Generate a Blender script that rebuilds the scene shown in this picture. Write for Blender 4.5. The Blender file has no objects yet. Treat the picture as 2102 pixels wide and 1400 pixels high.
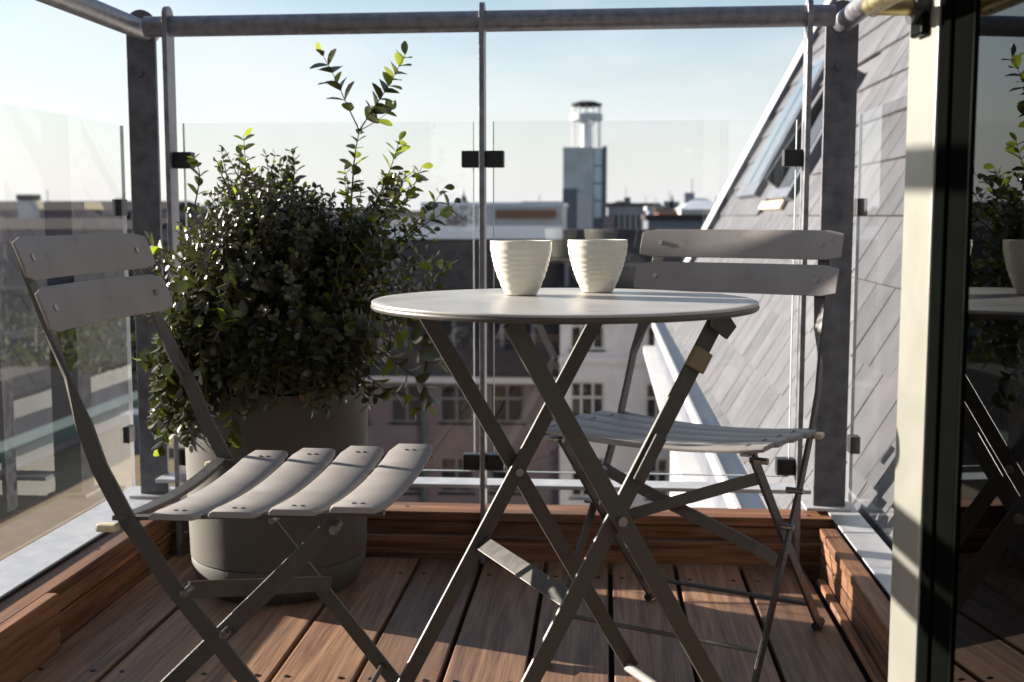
import bpy, math, random
from mathutils import Vector, Matrix
R = math.radians
S = bpy.context.scene
COL = S.collection
random.seed(7)

# ------------------------------------------------------------------ camera
CAM_H, PITCH, YAW, FPX = 0.84, R(5.963), R(4.398), 2470.0
cd = bpy.data.cameras.new('camera')
cd.sensor_width = 36.0
cd.lens = 36.0 * FPX / 2102.0
cd.clip_start, cd.clip_end = 0.05, 6000
cd.dof.use_dof = True
cd.dof.focus_distance = 1.98
cd.dof.aperture_fstop = 6.3
cam = bpy.data.objects.new('camera', cd)
COL.objects.link(cam)
cam.location = (0, 0, CAM_H)
cam.rotation_euler = (R(90) - PITCH, 0, YAW)
S.camera = cam

# ------------------------------------------------------------------ sky, sun, exposure
SUN_EL, SUN_AZ = R(14.3), R(19.5)        # azimuth: from the left (-X), turned towards +Y
to_sun = Vector((-math.cos(SUN_EL) * math.cos(SUN_AZ), math.cos(SUN_EL) * math.sin(SUN_AZ), math.sin(SUN_EL)))
W = bpy.data.worlds.new('World'); S.world = W; W.use_nodes = True
nt = W.node_tree; nt.nodes.clear()
wo = nt.nodes.new('ShaderNodeOutputWorld'); bg = nt.nodes.new('ShaderNodeBackground')
sky = nt.nodes.new('ShaderNodeTexSky'); sky.sky_type = 'NISHITA'; sky.sun_disc = False
sky.sun_elevation = SUN_EL
sky.sun_rotation = math.atan2(to_sun.x, to_sun.y)
sky.air_density, sky.dust_density, sky.ozone_density = 1.0, 0.6, 2.0
bg.inputs['Strength'].default_value = 0.05
# thin broken cloud everywhere, thicker towards the horizon
tc = nt.nodes.new('ShaderNodeTexCoord'); mp = nt.nodes.new('ShaderNodeMapping')
mp.inputs['Scale'].default_value = (1.0, 1.0, 3.2); mp.inputs['Location'].default_value = (3, 1, 0)
nz = nt.nodes.new('ShaderNodeTexNoise'); nz.inputs['Scale'].default_value = 3.1
nz.inputs['Detail'].default_value = 7; nz.inputs['Roughness'].default_value = 0.55
rp = nt.nodes.new('ShaderNodeValToRGB')
rp.color_ramp.elements[0].position = 0.47; rp.color_ramp.elements[1].position = 0.78
rp.color_ramp.elements[0].color = (0.0, 0.0, 0.0, 1); rp.color_ramp.elements[1].color = (0.6, 0.6, 0.6, 1)
sx = nt.nodes.new('ShaderNodeSeparateXYZ')
mr = nt.nodes.new('ShaderNodeMapRange'); mr.inputs['From Min'].default_value = 0.0; mr.inputs['From Max'].default_value = 0.20
mr.inputs['To Min'].default_value = 0.95; mr.inputs['To Max'].default_value = 0.0
ad = nt.nodes.new('ShaderNodeMath'); ad.operation = 'ADD'; ad.use_clamp = True
mx = nt.nodes.new('ShaderNodeMix'); mx.data_type = 'RGBA'
CLOUD = (6.1, 6.15, 6.35, 1)
L = nt.links.new
L(tc.outputs['Generated'], mp.inputs['Vector']); L(mp.outputs['Vector'], nz.inputs['Vector'])
L(nz.outputs['Fac'], rp.inputs['Fac']); L(tc.outputs['Generated'], sx.inputs['Vector'])
L(sx.outputs['Z'], mr.inputs['Value']); L(rp.outputs['Color'], ad.inputs[0]); L(mr.outputs['Result'], ad.inputs[1])
L(ad.outputs[0], mx.inputs['Factor']); tint = nt.nodes.new('ShaderNodeVectorMath'); tint.operation = 'MULTIPLY'; tint.inputs[1].default_value = (1.16, 1.12, 1.10)
L(sky.outputs['Color'], tint.inputs[0]); L(tint.outputs[0], mx.inputs['A']); mx.inputs['B'].default_value = CLOUD
L(mx.outputs['Result'], bg.inputs['Color']); L(bg.outputs['Background'], wo.inputs['Surface'])

sd = bpy.data.lights.new('sun', 'SUN'); sd.energy = 5.0; sd.angle = R(0.55); sd.color = (1.0, 0.90, 0.79)
sun = bpy.data.objects.new('sun', sd); COL.objects.link(sun)
sun.rotation_euler = (-to_sun).to_track_quat('-Z', 'Y').to_euler()
vs = S.view_settings
vs.view_transform = 'Standard'; vs.look = 'None'; vs.gamma = 1.0; vs.use_curve_mapping = False
vs.exposure = 1.7

# ------------------------------------------------------------------ pixel -> place helpers
CP, SP_, CY, SY = math.cos(PITCH), math.sin(PITCH), math.cos(YAW), math.sin(YAW)
FW = Vector((-SY * CP, CY * CP, -SP_)); RT = Vector((CY, SY, 0)); UP = RT.cross(FW)
CPOS = Vector((0, 0, CAM_H))
def ray(x, y): return FW + RT * ((x - 1051) / FPX) - UP * ((y - 700) / FPX)
def at(x, y, Y):
    d = ray(x, y); return CPOS + d * (Y / d.y)
def atz(x, y, z):
    d = ray(x, y); return CPOS + d * ((z - CAM_H) / d.z)

# ------------------------------------------------------------------ mesh helpers
class MB:
    def __init__(s): s.v = []; s.f = []
    def add(s, vs_, fs):
        o = len(s.v); s.v += [tuple(v) for v in vs_]; s.f += [tuple(i + o for i in f) for f in fs]; return s
    def box(s, x0, x1, y0, y1, z0, z1):
        return s.add([(x0,y0,z0),(x1,y0,z0),(x1,y1,z0),(x0,y1,z0),(x0,y0,z1),(x1,y0,z1),(x1,y1,z1),(x0,y1,z1)],
                     [(0,3,2,1),(4,5,6,7),(0,1,5,4),(1,2,6,5),(2,3,7,6),(3,0,4,7)])
    def sweep(s, pts, secs, caps=True):
        """pts: list of Vector centres; secs: list of lists of offset Vectors (same count)"""
        n = len(secs[0]); o = len(s.v)
        for p, sec in zip(pts, secs): s.v += [tuple(Vector(p) + q) for q in sec]
        for i in range(len(pts) - 1):
            for k in range(n):
                a = o + i * n + k; b = o + i * n + (k + 1) % n
                s.f.append((a, b, b + n, a + n))
        if caps:
            s.f.append(tuple(o + k for k in reversed(range(n))))
            s.f.append(tuple(o + (len(pts) - 1) * n + k for k in range(n)))
        return s
    def tube(s, pts, r, n=12, caps=True):
        pts = [Vector(p) for p in pts]; secs = []
        rr = r if isinstance(r, (list, tuple)) else [r] * len(pts)
        ref = None
        for i, p in enumerate(pts):
            t = (pts[min(i + 1, len(pts) - 1)] - pts[max(i - 1, 0)]).normalized()
            if ref is None: ref = Vector((0, 0, 1)) if abs(t.z) < 0.9 else Vector((1, 0, 0))
            a = (ref - t * ref.dot(t)).normalized(); ref = a; b = t.cross(a)
            secs.append([(a * math.cos(2*math.pi*k/n) + b * math.sin(2*math.pi*k/n)) * rr[i] for k in range(n)])
        return s.sweep(pts, secs, caps)
    def strip(s, pts, wdirs, w, t):
        """flat steel: pts along; wdirs = width direction at each point"""
        pts = [Vector(p) for p in pts]; secs = []
        for i, p in enumerate(pts):
            tg = (pts[min(i + 1, len(pts) - 1)] - pts[max(i - 1, 0)]).normalized()
            a = Vector(wdirs[i]); a = (a - tg * a.dot(tg)).normalized(); b = tg.cross(a)
            secs.append([a * (-w/2) + b * (-t/2), a * (w/2) + b * (-t/2), a * (w/2) + b * (t/2), a * (-w/2) + b * (t/2)])
        return s.sweep(pts, secs)
    def bar(s, p0, p1, wdir, w, t): return s.strip([p0, p1], [wdir, wdir], w, t)
    def lathe(s, prof, n=48, c=(0, 0, 0)):
        o = len(s.v); m = len(prof)
        for k in range(n):
            a = 2 * math.pi * k / n
            s.v += [(c[0] + r * math.cos(a), c[1] + r * math.sin(a), c[2] + z) for r, z in prof]
        for k in range(n):
            for i in range(m - 1):
                a = o + k * m + i; b = o + ((k + 1) % n) * m + i
                s.f.append((a, b, b + 1, a + 1))
        return s
    def prism(s, poly, d):
        """poly: list of Vector (planar), extruded by vector d"""
        n = len(poly); d = Vector(d)
        s.add([Vector(p) for p in poly] + [Vector(p) + d for p in poly],
              [tuple(reversed(range(n))), tuple(range(n, 2*n))] + [(k, (k+1) % n, (k+1) % n + n, k + n) for k in range(n)])
        return s
    def mesh(s, name, smooth=False):
        me = bpy.data.meshes.new(name); me.from_pydata(s.v, [], s.f); me.update()
        if smooth: me.polygons.foreach_set('use_smooth', [True] * len(me.polygons))
        return me
    def build(s, name, mat, parent=None, smooth=False, bevel=0, loc=None):
        return link(name, s.mesh(name, smooth), mat, parent, bevel, loc)
def link(name, me, mat, parent=None, bevel=0, loc=None):
    o = bpy.data.objects.new(name, me)
    if mat is not None and len(me.materials) == 0: me.materials.append(mat)
    COL.objects.link(o)
    if parent is not None: o.parent = parent
    if loc is not None: o.location = loc
    if bevel:
        m = o.modifiers.new('bevel', 'BEVEL'); m.width = bevel; m.segments = 2; m.limit_method = 'ANGLE'; m.angle_limit = R(40)
        m.harden_normals = False
    return o
def smooth_by_angle(o, ang=35):
    me = o.data
    me.polygons.foreach_set('use_smooth', [True] * len(me.polygons))
    me.update()
    try: me.set_sharp_from_angle(angle=R(ang))
    except Exception: pass
def tag(o, label=None, cat=None, group=None, kind=None):
    if label: o['label'] = label
    if cat: o['category'] = cat
    if group: o['group'] = group
    if kind: o['kind'] = kind
    return o
def empty(name, loc=(0, 0, 0), rz=0.0):
    o = bpy.data.objects.new(name, None); COL.objects.link(o); o.location = loc; o.rotation_euler = (0, 0, rz)
    o.empty_display_size = 0.1
    return o
def copy_tree(o, parent=None):
    c = o.copy(); COL.objects.link(c); c.parent = parent
    for ch in o.children: copy_tree(ch, c)
    return c

# ------------------------------------------------------------------ materials
def node_mat(name):
    m = bpy.data.materials.new(name); m.use_nodes = True
    return m, m.node_tree, m.node_tree.nodes['Principled BSDF']
def paint(name, col, rough=0.5, metal=0.0, var=0.12, scale=40, bump=0.0, bscale=200, spec=0.5, rvar=0.08, wear=None, wlo=0.62, whi=0.70, wscale=30):
    m, t, b = node_mat(name); N = t.nodes.new; K = t.links.new
    tcd = N('ShaderNodeTexCoord')
    n1 = N('ShaderNodeTexNoise'); n1.inputs['Scale'].default_value = scale; n1.inputs['Detail'].default_value = 5
    r = N('ShaderNodeMapRange'); r.inputs['From Min'].default_value = 0.3; r.inputs['From Max'].default_value = 0.7
    r.inputs['To Min'].default_value = 1 - var; r.inputs['To Max'].default_value = 1 + var
    v = N('ShaderNodeVectorMath'); v.operation = 'SCALE'; v.inputs[0].default_value = col
    K(tcd.outputs['Object'], n1.inputs['Vector']); K(n1.outputs['Fac'], r.inputs['Value']); K(r.outputs['Result'], v.inputs['Scale'])
    if wear:
        nw = N('ShaderNodeTexNoise'); nw.inputs['Scale'].default_value = wscale; nw.inputs['Detail'].default_value = 9; nw.inputs['Roughness'].default_value = .65
        rw = N('ShaderNodeMapRange'); rw.inputs['From Min'].default_value = wlo; rw.inputs['From Max'].default_value = whi; rw.inputs['To Max'].default_value = .7
        mw = N('ShaderNodeMix'); mw.data_type = 'RGBA'; mw.inputs['B'].default_value = (*wear, 1)
        K(tcd.outputs['Object'], nw.inputs['Vector']); K(nw.outputs['Fac'], rw.inputs['Value']); K(rw.outputs['Result'], mw.inputs['Factor'])
        K(v.outputs[0], mw.inputs['A']); K(mw.outputs['Result'], b.inputs['Base Color'])
    else: K(v.outputs[0], b.inputs['Base Color'])
    r2 = N('ShaderNodeMapRange'); r2.inputs['From Min'].default_value = 0.3; r2.inputs['From Max'].default_value = 0.7
    r2.inputs['To Min'].default_value = max(0.02, rough - rvar); r2.inputs['To Max'].default_value = rough + rvar
    K(n1.outputs['Fac'], r2.inputs['Value']); K(r2.outputs['Result'], b.inputs['Roughness'])
    b.inputs['Metallic'].default_value = metal; b.inputs['Specular IOR Level'].default_value = spec
    if bump:
        n2 = N('ShaderNodeTexNoise'); n2.inputs['Scale'].default_value = bscale; n2.inputs['Detail'].default_value = 3
        bp = N('ShaderNodeBump'); bp.inputs['Strength'].default_value = bump; bp.inputs['Distance'].default_value = 0.002
        K(tcd.outputs['Object'], n2.inputs['Vector']); K(n2.outputs['Fac'], bp.inputs['Height']); K(bp.outputs['Normal'], b.inputs['Normal'])
    return m
def wood(name, c1, c2, axis='Y', rough=0.6, spec=0.3):
    m, t, b = node_mat(name); N = t.nodes.new; K = t.links.new
    tcd = N('ShaderNodeTexCoord'); oi = N('ShaderNodeObjectInfo')
    off = N('ShaderNodeVectorMath'); off.operation = 'SCALE'; off.inputs[0].default_value = (37.0, 21.0, 13.0)
    K(oi.outputs['Random'], off.inputs['Scale'])
    adv = N('ShaderNodeVectorMath'); adv.operation = 'ADD'
    K(tcd.outputs['Object'], adv.inputs[0]); K(off.outputs[0], adv.inputs[1])
    mp_ = N('ShaderNodeMapping')
    sc = {'Y': (22, 1.1, 22), 'X': (1.1, 22, 22)}[axis]; mp_.inputs['Scale'].default_value = sc
    K(adv.outputs[0], mp_.inputs['Vector'])
    n0 = N('ShaderNodeTexNoise'); n0.inputs['Scale'].default_value = 1.6; n0.inputs['Detail'].default_value = 2
    n0.inputs['Distortion'].default_value = 1.2; K(mp_.outputs['Vector'], n0.inputs['Vector'])
    mpf = N('ShaderNodeMapping'); mpf.inputs['Scale'].default_value = {'Y': (160, 5, 160), 'X': (5, 160, 160)}[axis]
    K(adv.outputs[0], mpf.inputs['Vector'])
    n1 = N('ShaderNodeTexNoise'); n1.inputs['Scale'].default_value = 1.5; n1.inputs['Detail'].default_value = 4; K(mpf.outputs['Vector'], n1.inputs['Vector'])
    mm = N('ShaderNodeMath'); mm.operation = 'MULTIPLY_ADD'; mm.inputs[1].default_value = 0.40; K(n1.outputs['Fac'], mm.inputs[0])
    m2 = N('ShaderNodeMath'); m2.operation = 'MULTIPLY'; m2.inputs[1].default_value = 0.5; K(n0.outputs['Fac'], m2.inputs[0]); K(m2.outputs[0], mm.inputs[2])
    rmp = N('ShaderNodeValToRGB'); e = rmp.color_ramp.elements
    e[0].position = 0.32; e[1].position = 0.58; e[0].color = (*c1, 1); e[1].color = (*c2, 1)
    K(mm.outputs[0], rmp.inputs['Fac'])
    # board to board variation
    mrg = N('ShaderNodeMapRange'); mrg.inputs['To Min'].default_value = 0.66; mrg.inputs['To Max'].default_value = 1.22
    K(oi.outputs['Random'], mrg.inputs['Value'])
    vsx = N('ShaderNodeVectorMath'); vsx.operation = 'SCALE'; K(rmp.outputs['Color'], vsx.inputs[0]); K(mrg.outputs['Result'], vsx.inputs['Scale'])
    # weather stains
    ns = N('ShaderNodeTexNoise'); ns.inputs['Scale'].default_value = 5; ns.inputs['Detail'].default_value = 6; K(adv.outputs[0], ns.inputs['Vector'])
    rs = N('ShaderNodeMapRange'); rs.inputs['From Min'].default_value = 0.55; rs.inputs['From Max'].default_value = 0.75; rs.inputs['To Max'].default_value = 0.45
    K(ns.outputs['Fac'], rs.inputs['Value'])
    mix = N('ShaderNodeMix'); mix.data_type = 'RGBA'; K(rs.outputs['Result'], mix.inputs['Factor']); K(vsx.outputs[0], mix.inputs['A'])
    mix.inputs['B'].default_value = (0.14, 0.11, 0.095, 1)
    K(mix.outputs['Result'], b.inputs['Base Color'])
    b.inputs['Roughness'].default_value = rough; b.inputs['Specular IOR Level'].default_value = spec
    bp = N('ShaderNodeBump'); bp.inputs['Strength'].default_value = 0.35; bp.inputs['Distance'].default_value = 0.0015
    K(mm.outputs[0], bp.inputs['Height']); K(bp.outputs['Normal'], b.inputs['Normal'])
    return m
def glass(name, tint=(0.93, 0.96, 0.95), ior=1.5, dirt=0.0):
    m = bpy.data.materials.new(name); m.use_nodes = True; t = m.node_tree; t.nodes.clear(); N = t.nodes.new; K = t.links.new
    o = N('ShaderNodeOutputMaterial'); mixs = N('ShaderNodeMixShader'); fr = N('ShaderNodeFresnel'); fr.inputs['IOR'].default_value = ior
    tr = N('ShaderNodeBsdfTransparent'); tr.inputs['Color'].default_value = (*tint, 1)
    gl = N('ShaderNodeBsdfGlossy'); gl.inputs['Roughness'].default_value = 0.0; gl.inputs['Color'].default_value = (0.95, 0.97, 0.97, 1)
    geo = N('ShaderNodeNewGeometry'); inv = N('ShaderNodeMath'); inv.operation = 'SUBTRACT'; inv.inputs[0].default_value = 1.0
    mul = N('ShaderNodeMath'); mul.operation = 'MULTIPLY'; K(geo.outputs['Backfacing'], inv.inputs[1]); K(inv.outputs[0], mul.inputs[1])
    K(fr.outputs['Fac'], mul.inputs[0]); K(mul.outputs[0], mixs.inputs['Fac']); df = N('ShaderNodeBsdfDiffuse'); df.inputs['Color'].default_value = (.7, .7, .7, 1); md = N('ShaderNodeMixShader')
    tcg = N('ShaderNodeTexCoord'); ng = N('ShaderNodeTexNoise'); ng.inputs['Scale'].default_value = 7; ng.inputs['Detail'].default_value = 9; ng.inputs['Roughness'].default_value = .7
    rg = N('ShaderNodeMapRange'); rg.inputs['From Min'].default_value = .45; rg.inputs['From Max'].default_value = .8; rg.inputs['To Max'].default_value = dirt
    K(tcg.outputs['Object'], ng.inputs['Vector']); K(ng.outputs['Fac'], rg.inputs['Value']); K(rg.outputs['Result'], md.inputs['Fac'])
    K(tr.outputs[0], md.inputs[1]); K(df.outputs[0], md.inputs[2]); K(md.outputs[0], mixs.inputs[1]); K(gl.outputs[0], mixs.inputs[2]); K(mixs.outputs[0], o.inputs['Surface'])
    return m
def leaf_mat(name, col, tcol, mixf, rough):
    m, t, b = node_mat(name); N = t.nodes.new; K = t.links.new
    out = t.nodes['Material Output']
    oi = N('ShaderNodeObjectInfo'); g = N('ShaderNodeNewGeometry')
    add = N('ShaderNodeMath'); add.operation = 'ADD'; K(oi.outputs['Random'], add.inputs[0]); K(g.outputs['Random Per Island'], add.inputs[1])
    fr = N('ShaderNodeMath'); fr.operation = 'FRACT'; K(add.outputs[0], fr.inputs[0])
    r = N('ShaderNodeMapRange'); r.inputs['To Min'].default_value = 0.6; r.inputs['To Max'].default_value = 1.5; K(fr.outputs[0], r.inputs['Value'])
    v = N('ShaderNodeVectorMath'); v.operation = 'SCALE'; v.inputs[0].default_value = col; K(r.outputs['Result'], v.inputs['Scale'])
    K(v.outputs[0], b.inputs['Base Color']); b.inputs['Roughness'].default_value = rough; b.inputs['Specular IOR Level'].default_value = 0.9 if rough < .8 else 0.1
    tl = N('ShaderNodeBsdfTranslucent'); tl.inputs['Color'].default_value = (*tcol, 1)
    mixs = N('ShaderNodeMixShader'); mixs.inputs['Fac'].default_value = mixf
    K(b.outputs[0], mixs.inputs[1]); K(tl.outputs[0], mixs.inputs[2]); K(mixs.outputs[0], out.inputs['Surface'])
    return m

M = {}
M['deck'] = wood('deck_wood', (0.135, 0.071, 0.045), (0.36, 0.212, 0.124), 'Y', 0.55, 0.4)
M['kerbY'] = wood('kerb_wood_long', (0.10, 0.04, 0.018), (0.33, 0.16, 0.078), 'Y', 0.6)
M['kerbX'] = wood('kerb_wood_cross', (0.075, 0.028, 0.013), (0.36, 0.175, 0.088), 'X', 0.6)
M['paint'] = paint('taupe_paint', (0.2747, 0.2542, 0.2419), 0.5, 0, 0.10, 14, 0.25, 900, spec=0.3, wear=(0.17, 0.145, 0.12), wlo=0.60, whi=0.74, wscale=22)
M['paint_shade'] = paint('taupe_shade_paint', (0.0662, 0.0619, 0.0547), 0.42, 0, 0.06, 60, 0.2, 900, wear=(0.13, 0.10, 0.075), wlo=0.62, whi=0.70, wscale=34)  # taupe paint darkened to carry the shade on legs, frames and rim
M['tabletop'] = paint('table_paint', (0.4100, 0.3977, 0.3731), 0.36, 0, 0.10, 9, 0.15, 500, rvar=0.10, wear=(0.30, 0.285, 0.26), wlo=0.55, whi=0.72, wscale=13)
M['ceramic'] = paint('glazed_ceramic', (0.7040, 0.6776, 0.5852), 0.3, 0, 0.04, 30, 0.1, 120)
M['galv'] = paint('galvanised_steel', (0.2550, 0.2550, 0.2805), 0.42, 0.75, 0.25, 45, 0.3, 300)
M['galv_dark'] = paint('dull_galvanised_steel', (0.12, 0.12, 0.135), 0.5, 0.55, 0.28, 30, 0.35, 260)
M['coping'] = paint('pale_zinc', (0.4800, 0.4880, 0.5040), 0.45, 0.25, 0.10, 22, 0.2, 160)
M['black'] = paint('black_metal', (0.018, 0.018, 0.02), 0.45, 0, 0.1, 30, 0.1, 300)
M['rubber'] = paint('black_rubber', (0.012, 0.012, 0.012), 0.6, 0, 0.1, 30)
M['bolt'] = paint('bolt_steel', (0.35, 0.34, 0.33), 0.3, 0.9, 0.1, 80)
M['screw'] = paint('dark_screw', (0.035, 0.03, 0.028), 0.4, 0.6, 0.1, 80)
M['cream'] = paint('cream_paint', (0.2028, 0.2028, 0.1755), 0.35, 0, 0.03, 12, 0.08, 90, wear=(0.15, 0.15, 0.13), wlo=0.62, whi=0.85, wscale=9)
M['doordark'] = paint('door_black_paint', (0.004, 0.005, 0.004), 0.18, 0, 0.1, 20, spec=0.25, rvar=0.03)
M['doordark'].node_tree.nodes['Principled BSDF'].inputs['IOR'].default_value = 1.15
M['matteblack'] = paint('matte_black_profile', (0.0025, 0.003, 0.0025), 0.95, 0, 0.1, 20, spec=0.0)
M['brass'] = paint('brushed_brass', (0.52, 0.42, 0.22), 0.32, 0.9, 0.12, 60)
M['pot'] = paint('pot_clay', (0.0927, 0.0842, 0.0685), 0.75, 0, 0.12, 7, 0.15, 110, wear=(0.12, 0.112, 0.095), wlo=0.55, whi=0.75, wscale=5)
M['soil'] = paint('soil', (0.03, 0.022, 0.016), 0.95, 0, 0.4, 60, 1.0, 80)
M['clip'] = paint('tan_plastic', (0.2100, 0.1700, 0.1000), 0.5, 0, 0.05, 40)
M['pad'] = paint('cream_plastic', (0.68, 0.58, 0.38), 0.5, 0, 0.06, 60)
M['glass'] = glass('clear_glass', (0.985, 0.99, 0.99), 1.75, 0.03)
M['sideglass'] = glass('side_glass', (0.985, 0.99, 0.99), 1.42, 0.02)
M['edge'] = paint('glass_edge', (0.62, 0.68, 0.68), 0.25, 0, 0.05, 30)
M['doorglass'] = glass('smoked_door_glass', (0.13, 0.13, 0.14), 1.75)
M['bark'] = paint('twig_bark', (0.085, 0.062, 0.045), 0.8, 0, 0.3, 80)
M['leaf'] = leaf_mat('dark_glossy_leaf', (0.056, 0.056, 0.021), (0.13, 0.17, 0.02), 0.10, 0.36)
M['leafy'] = leaf_mat('young_leaf', (0.085, 0.125, 0.022), (0.34, 0.42, 0.035), 0.42, 0.34)
M['base'] = paint('deck_underside', (0.02, 0.018, 0.016), 0.9)

# ================================================================== SETTING: ground
g = MB(); g.add([(-4000,-1500,-19),(4000,-1500,-19),(4000,5000,-19),(-4000,5000,-19)], [(0,1,2,3)])
M['ground'] = paint('street_asphalt', (0.055, 0.053, 0.05), 0.9, 0, 0.3, 0.05, spec=0.08)
tag(g.build('ground', M['ground']), 'grey street ground far below the balcony', 'ground', kind='structure')

# ================================================================== deck with boards
YF = 2.885                                  # inner face of the far kerb
b = MB().box(-1.0765, 0.5075, -0.55, YF - 0.004, -0.12, -0.034)
deck = b.build('balcony_deck', M['base']); tag(deck, 'hardwood plank deck of the balcony', 'deck', kind='structure')
gaps = [-1.068 + 0.1553 * i for i in range(11)]
pm = MB().box(-0.0725, 0.0725, -0.5, 2.868, -0.028, 0.0).mesh('plank')
smm = MB()
for jy in (0.75, 1.42, 2.09, 2.74):
    for sx_ in (-0.05, 0.05):
        smm.lathe([(0.0055, -0.001), (0.0055, 0.0012), (0.004, 0.0016), (0.0, 0.0006)], 8, (sx_, jy, 0.0))
sme = smm.mesh('screws')
for i in range(10):
    xc = (gaps[i] + gaps[i + 1]) / 2
    p = link('plank', pm, M['deck'], deck, 0.0025, (xc, 0, 0))
    link('screws', sme, M['screw'], p)
MB().box(-1.075, -1.0715, -0.5, 2.86, -0.028, -0.002).build('edge_strip', M['deck'], deck)

# ================================================================== wooden kerbs
def kerb(name, label, boards, mat, screws=()):
    r = empty(name, (0, 0, 0)); tag(r, label, 'kerb')
    for bx in boards:
        x0, x1, y0, y1, z0, z1 = bx
        o = MB().box(x0-(x0+x1)/2, x1-(x0+x1)/2, y0-(y0+y1)/2, y1-(y0+y1)/2, z0-(z0+z1)/2, z1-(z0+z1)/2).build('board', mat, r, bevel=0.003, loc=((x0+x1)/2,(y0+y1)/2,(z0+z1)/2))
    for (x, y, z) in screws:
        MB().lathe([(0.005, -0.002), (0.005, 0.001), (0.0, 0.0004)], 8).build('screw', M['screw'], r, loc=(x, y, z))
    return r
kerb('far_wood_kerb', 'long reddish wood kerb under the far glass, across the deck',
     [(-1.14, 0.60, YF, YF+0.022, -0.115, 0.05), (-1.14, 0.60, YF+0.001, YF+0.023, 0.053, 0.088), (-1.14, 0.60, YF-0.002, YF+0.095, 0.0905, 0.113)],
     M['kerbX'], [(-0.82+0.33*i, YF+0.03+0.02*(i%2), 0.113) for i in range(5)])
kerb('side_wood_kerb', 'reddish wood kerb along the left side, beneath the left chair',
     [(-1.099,-1.077,-0.5,2.878,-0.115,0.05), (-1.100,-1.078,-0.5,2.878,0.053,0.088), (-1.135,-1.073,-0.5,2.878,0.0905,0.112), (-1.0715,-1.047,-0.5,2.19,0.0015,0.114)],
     M['kerbY'], [(-1.104, 2.05, 0.112), (-1.104, 2.5, 0.112), (-1.104, 1.6, 0.112)])
kerb('side_wood_kerb', 'sunlit orange wood kerb along the right side, by the cream door',
     [(0.508,0.530,-0.5,2.80,-0.115,0.05), (0.509,0.531,-0.5,2.80,0.053,0.088), (0.505,0.545,-0.5,2.80,0.0905,0.112), (0.488,0.506,-0.5,2.72,0.0012,0.016)],
     M['kerbY'])

# ================================================================== pale metal copings (lower skirt reaches the wall below)
def coping(label, x0, x1, y0, y1):
    r = empty('metal_coping', (x0, y0, 0)); tag(r, label, 'coping')
    MB().box(0, x1-x0, 0, y1-y0, 0.116, 0.121).build('cap_sheet', M['coping'], r, bevel=0.0015)
    MB().box(0.006, x1-x0-0.006, 0.006, y1-y0-0.006, -0.6, 0.116).build('upstand', M['galv_dark'], r)
coping('white metal coping left of the deck, outside the left wood kerb', -1.255, -1.137, -0.5, 3.07)
coping('white metal coping at right, between wood kerb and slate roof', 0.548, 0.622, -0.5, 3.07)
MB  # far side stays open under the flat bar

# ================================================================== railing with glass
rail = empty('glass_railing', (-0.29, 2.865, 0)); tag(rail, 'galvanised balcony railing with clear glass panels around the deck', 'railing')
RO = Vector((-0.29, 2.865, 0))
def rl(p): return Vector(p) - RO
ZR = 1.292; RR = 0.0245; GY = 2.865
o = MB().tube([rl((-1.10, GY, ZR-.004)), rl((0.52, GY, ZR+.003))], RR, 24).build('handrail', M['galv'], rail); smooth_by_angle(o)
for X in (-1.135, 0.555):
    o = MB().tube([rl((X, 2.99, ZR)), rl((X, -0.5, ZR))], RR, 24).build('handrail', M['galv'], rail); smooth_by_angle(o)
def plate(x0, x1, y0, y1, z0, z1, axis):
    """flat post with rounded top; axis 'X' = broad face towards -Y, 'Y' = broad face towards X"""
    m = MB(); n = 10
    if axis == 'X':
        c, r = (x0+x1)/2, (x1-x0)/2
        poly = [Vector((x0,y0,z0)), Vector((x1,y0,z0))] + [Vector((c + r*math.cos(math.pi*k/n), y0, z1-r + r*math.sin(math.pi*k/n))) for k in range(n+1)]
        m.prism([rl(p) for p in poly], (0, y1-y0, 0))
    else:
        c, r = (y0+y1)/2, (y1-y0)/2
        poly = [Vector((x0,y0,z0)), Vector((x0,y1,z0))] + [Vector((x0, c + r*math.cos(math.pi*k/n), z1-r + r*math.sin(math.pi*k/n))) for k in range(n+1)]
        m.prism([rl(p) for p in poly], (x1-x0, 0, 0))
    return m
for X in (-1.042, -0.289, 0.461):
    bl = plate(X-0.006, X+0.006, GY-0.036, GY+0.018, 0.0, 1.334, 'Y').build('baluster', M['galv'], rail, bevel=0.0012)
    for z in (0.972, 0.245):
        for s in (-1, 1):
            if X < -1 and s < 0 or X > 0.4 and s > 0: continue
            xa, xb = sorted((X + s*0.007, X + s*0.050))
            cl = MB().box(xa-RO.x, xb-RO.x, -0.017, 0.017, z-0.0195, z+0.0195).build('clamp', M['black'], rail, bevel=0.002)
            for zz in (-0.009, 0.009):
                MB().tube([(xa-RO.x+0.012, -0.019, z+zz), (xa-RO.x+0.012, -0.0165, z+zz)], 0.0035, 8).build('bolt', M['black'], cl)
for x0, x1 in ((-1.185, -1.112), (0.517, 0.594)):
    po = plate(x0, x1, 2.955, 2.968, 0.1212, 1.345, 'X').build('corner_post', M['galv_dark'], rail, bevel=0.0015)
    xs = x0 if x0 < 0 else x1
    sgn = 1 if x0 < 0 else -1
    MB().box(xs-RO.x-0.0 if sgn>0 else xs-RO.x-0.012, xs-RO.x+0.012 if sgn>0 else xs-RO.x, 2.9685-RO.y, 3.03-RO.y, 0.1212, 1.25).build('flange', M['galv_dark'], po, bevel=0.001)
    MB().tube([rl(((x0+x1)/2-0.006, 2.949, 1.19)), rl(((x0+x1)/2-0.006, 2.955, 1.19))], 0.010, 14).build('bolt', M['galv_dark'], po)
    MB().box(x0-RO.x-0.02, x1-RO.x+0.01, 2.93-RO.y, 3.04-RO.y, 0.1212, 0.128).build('foot_plate', M['coping'], po)
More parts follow.
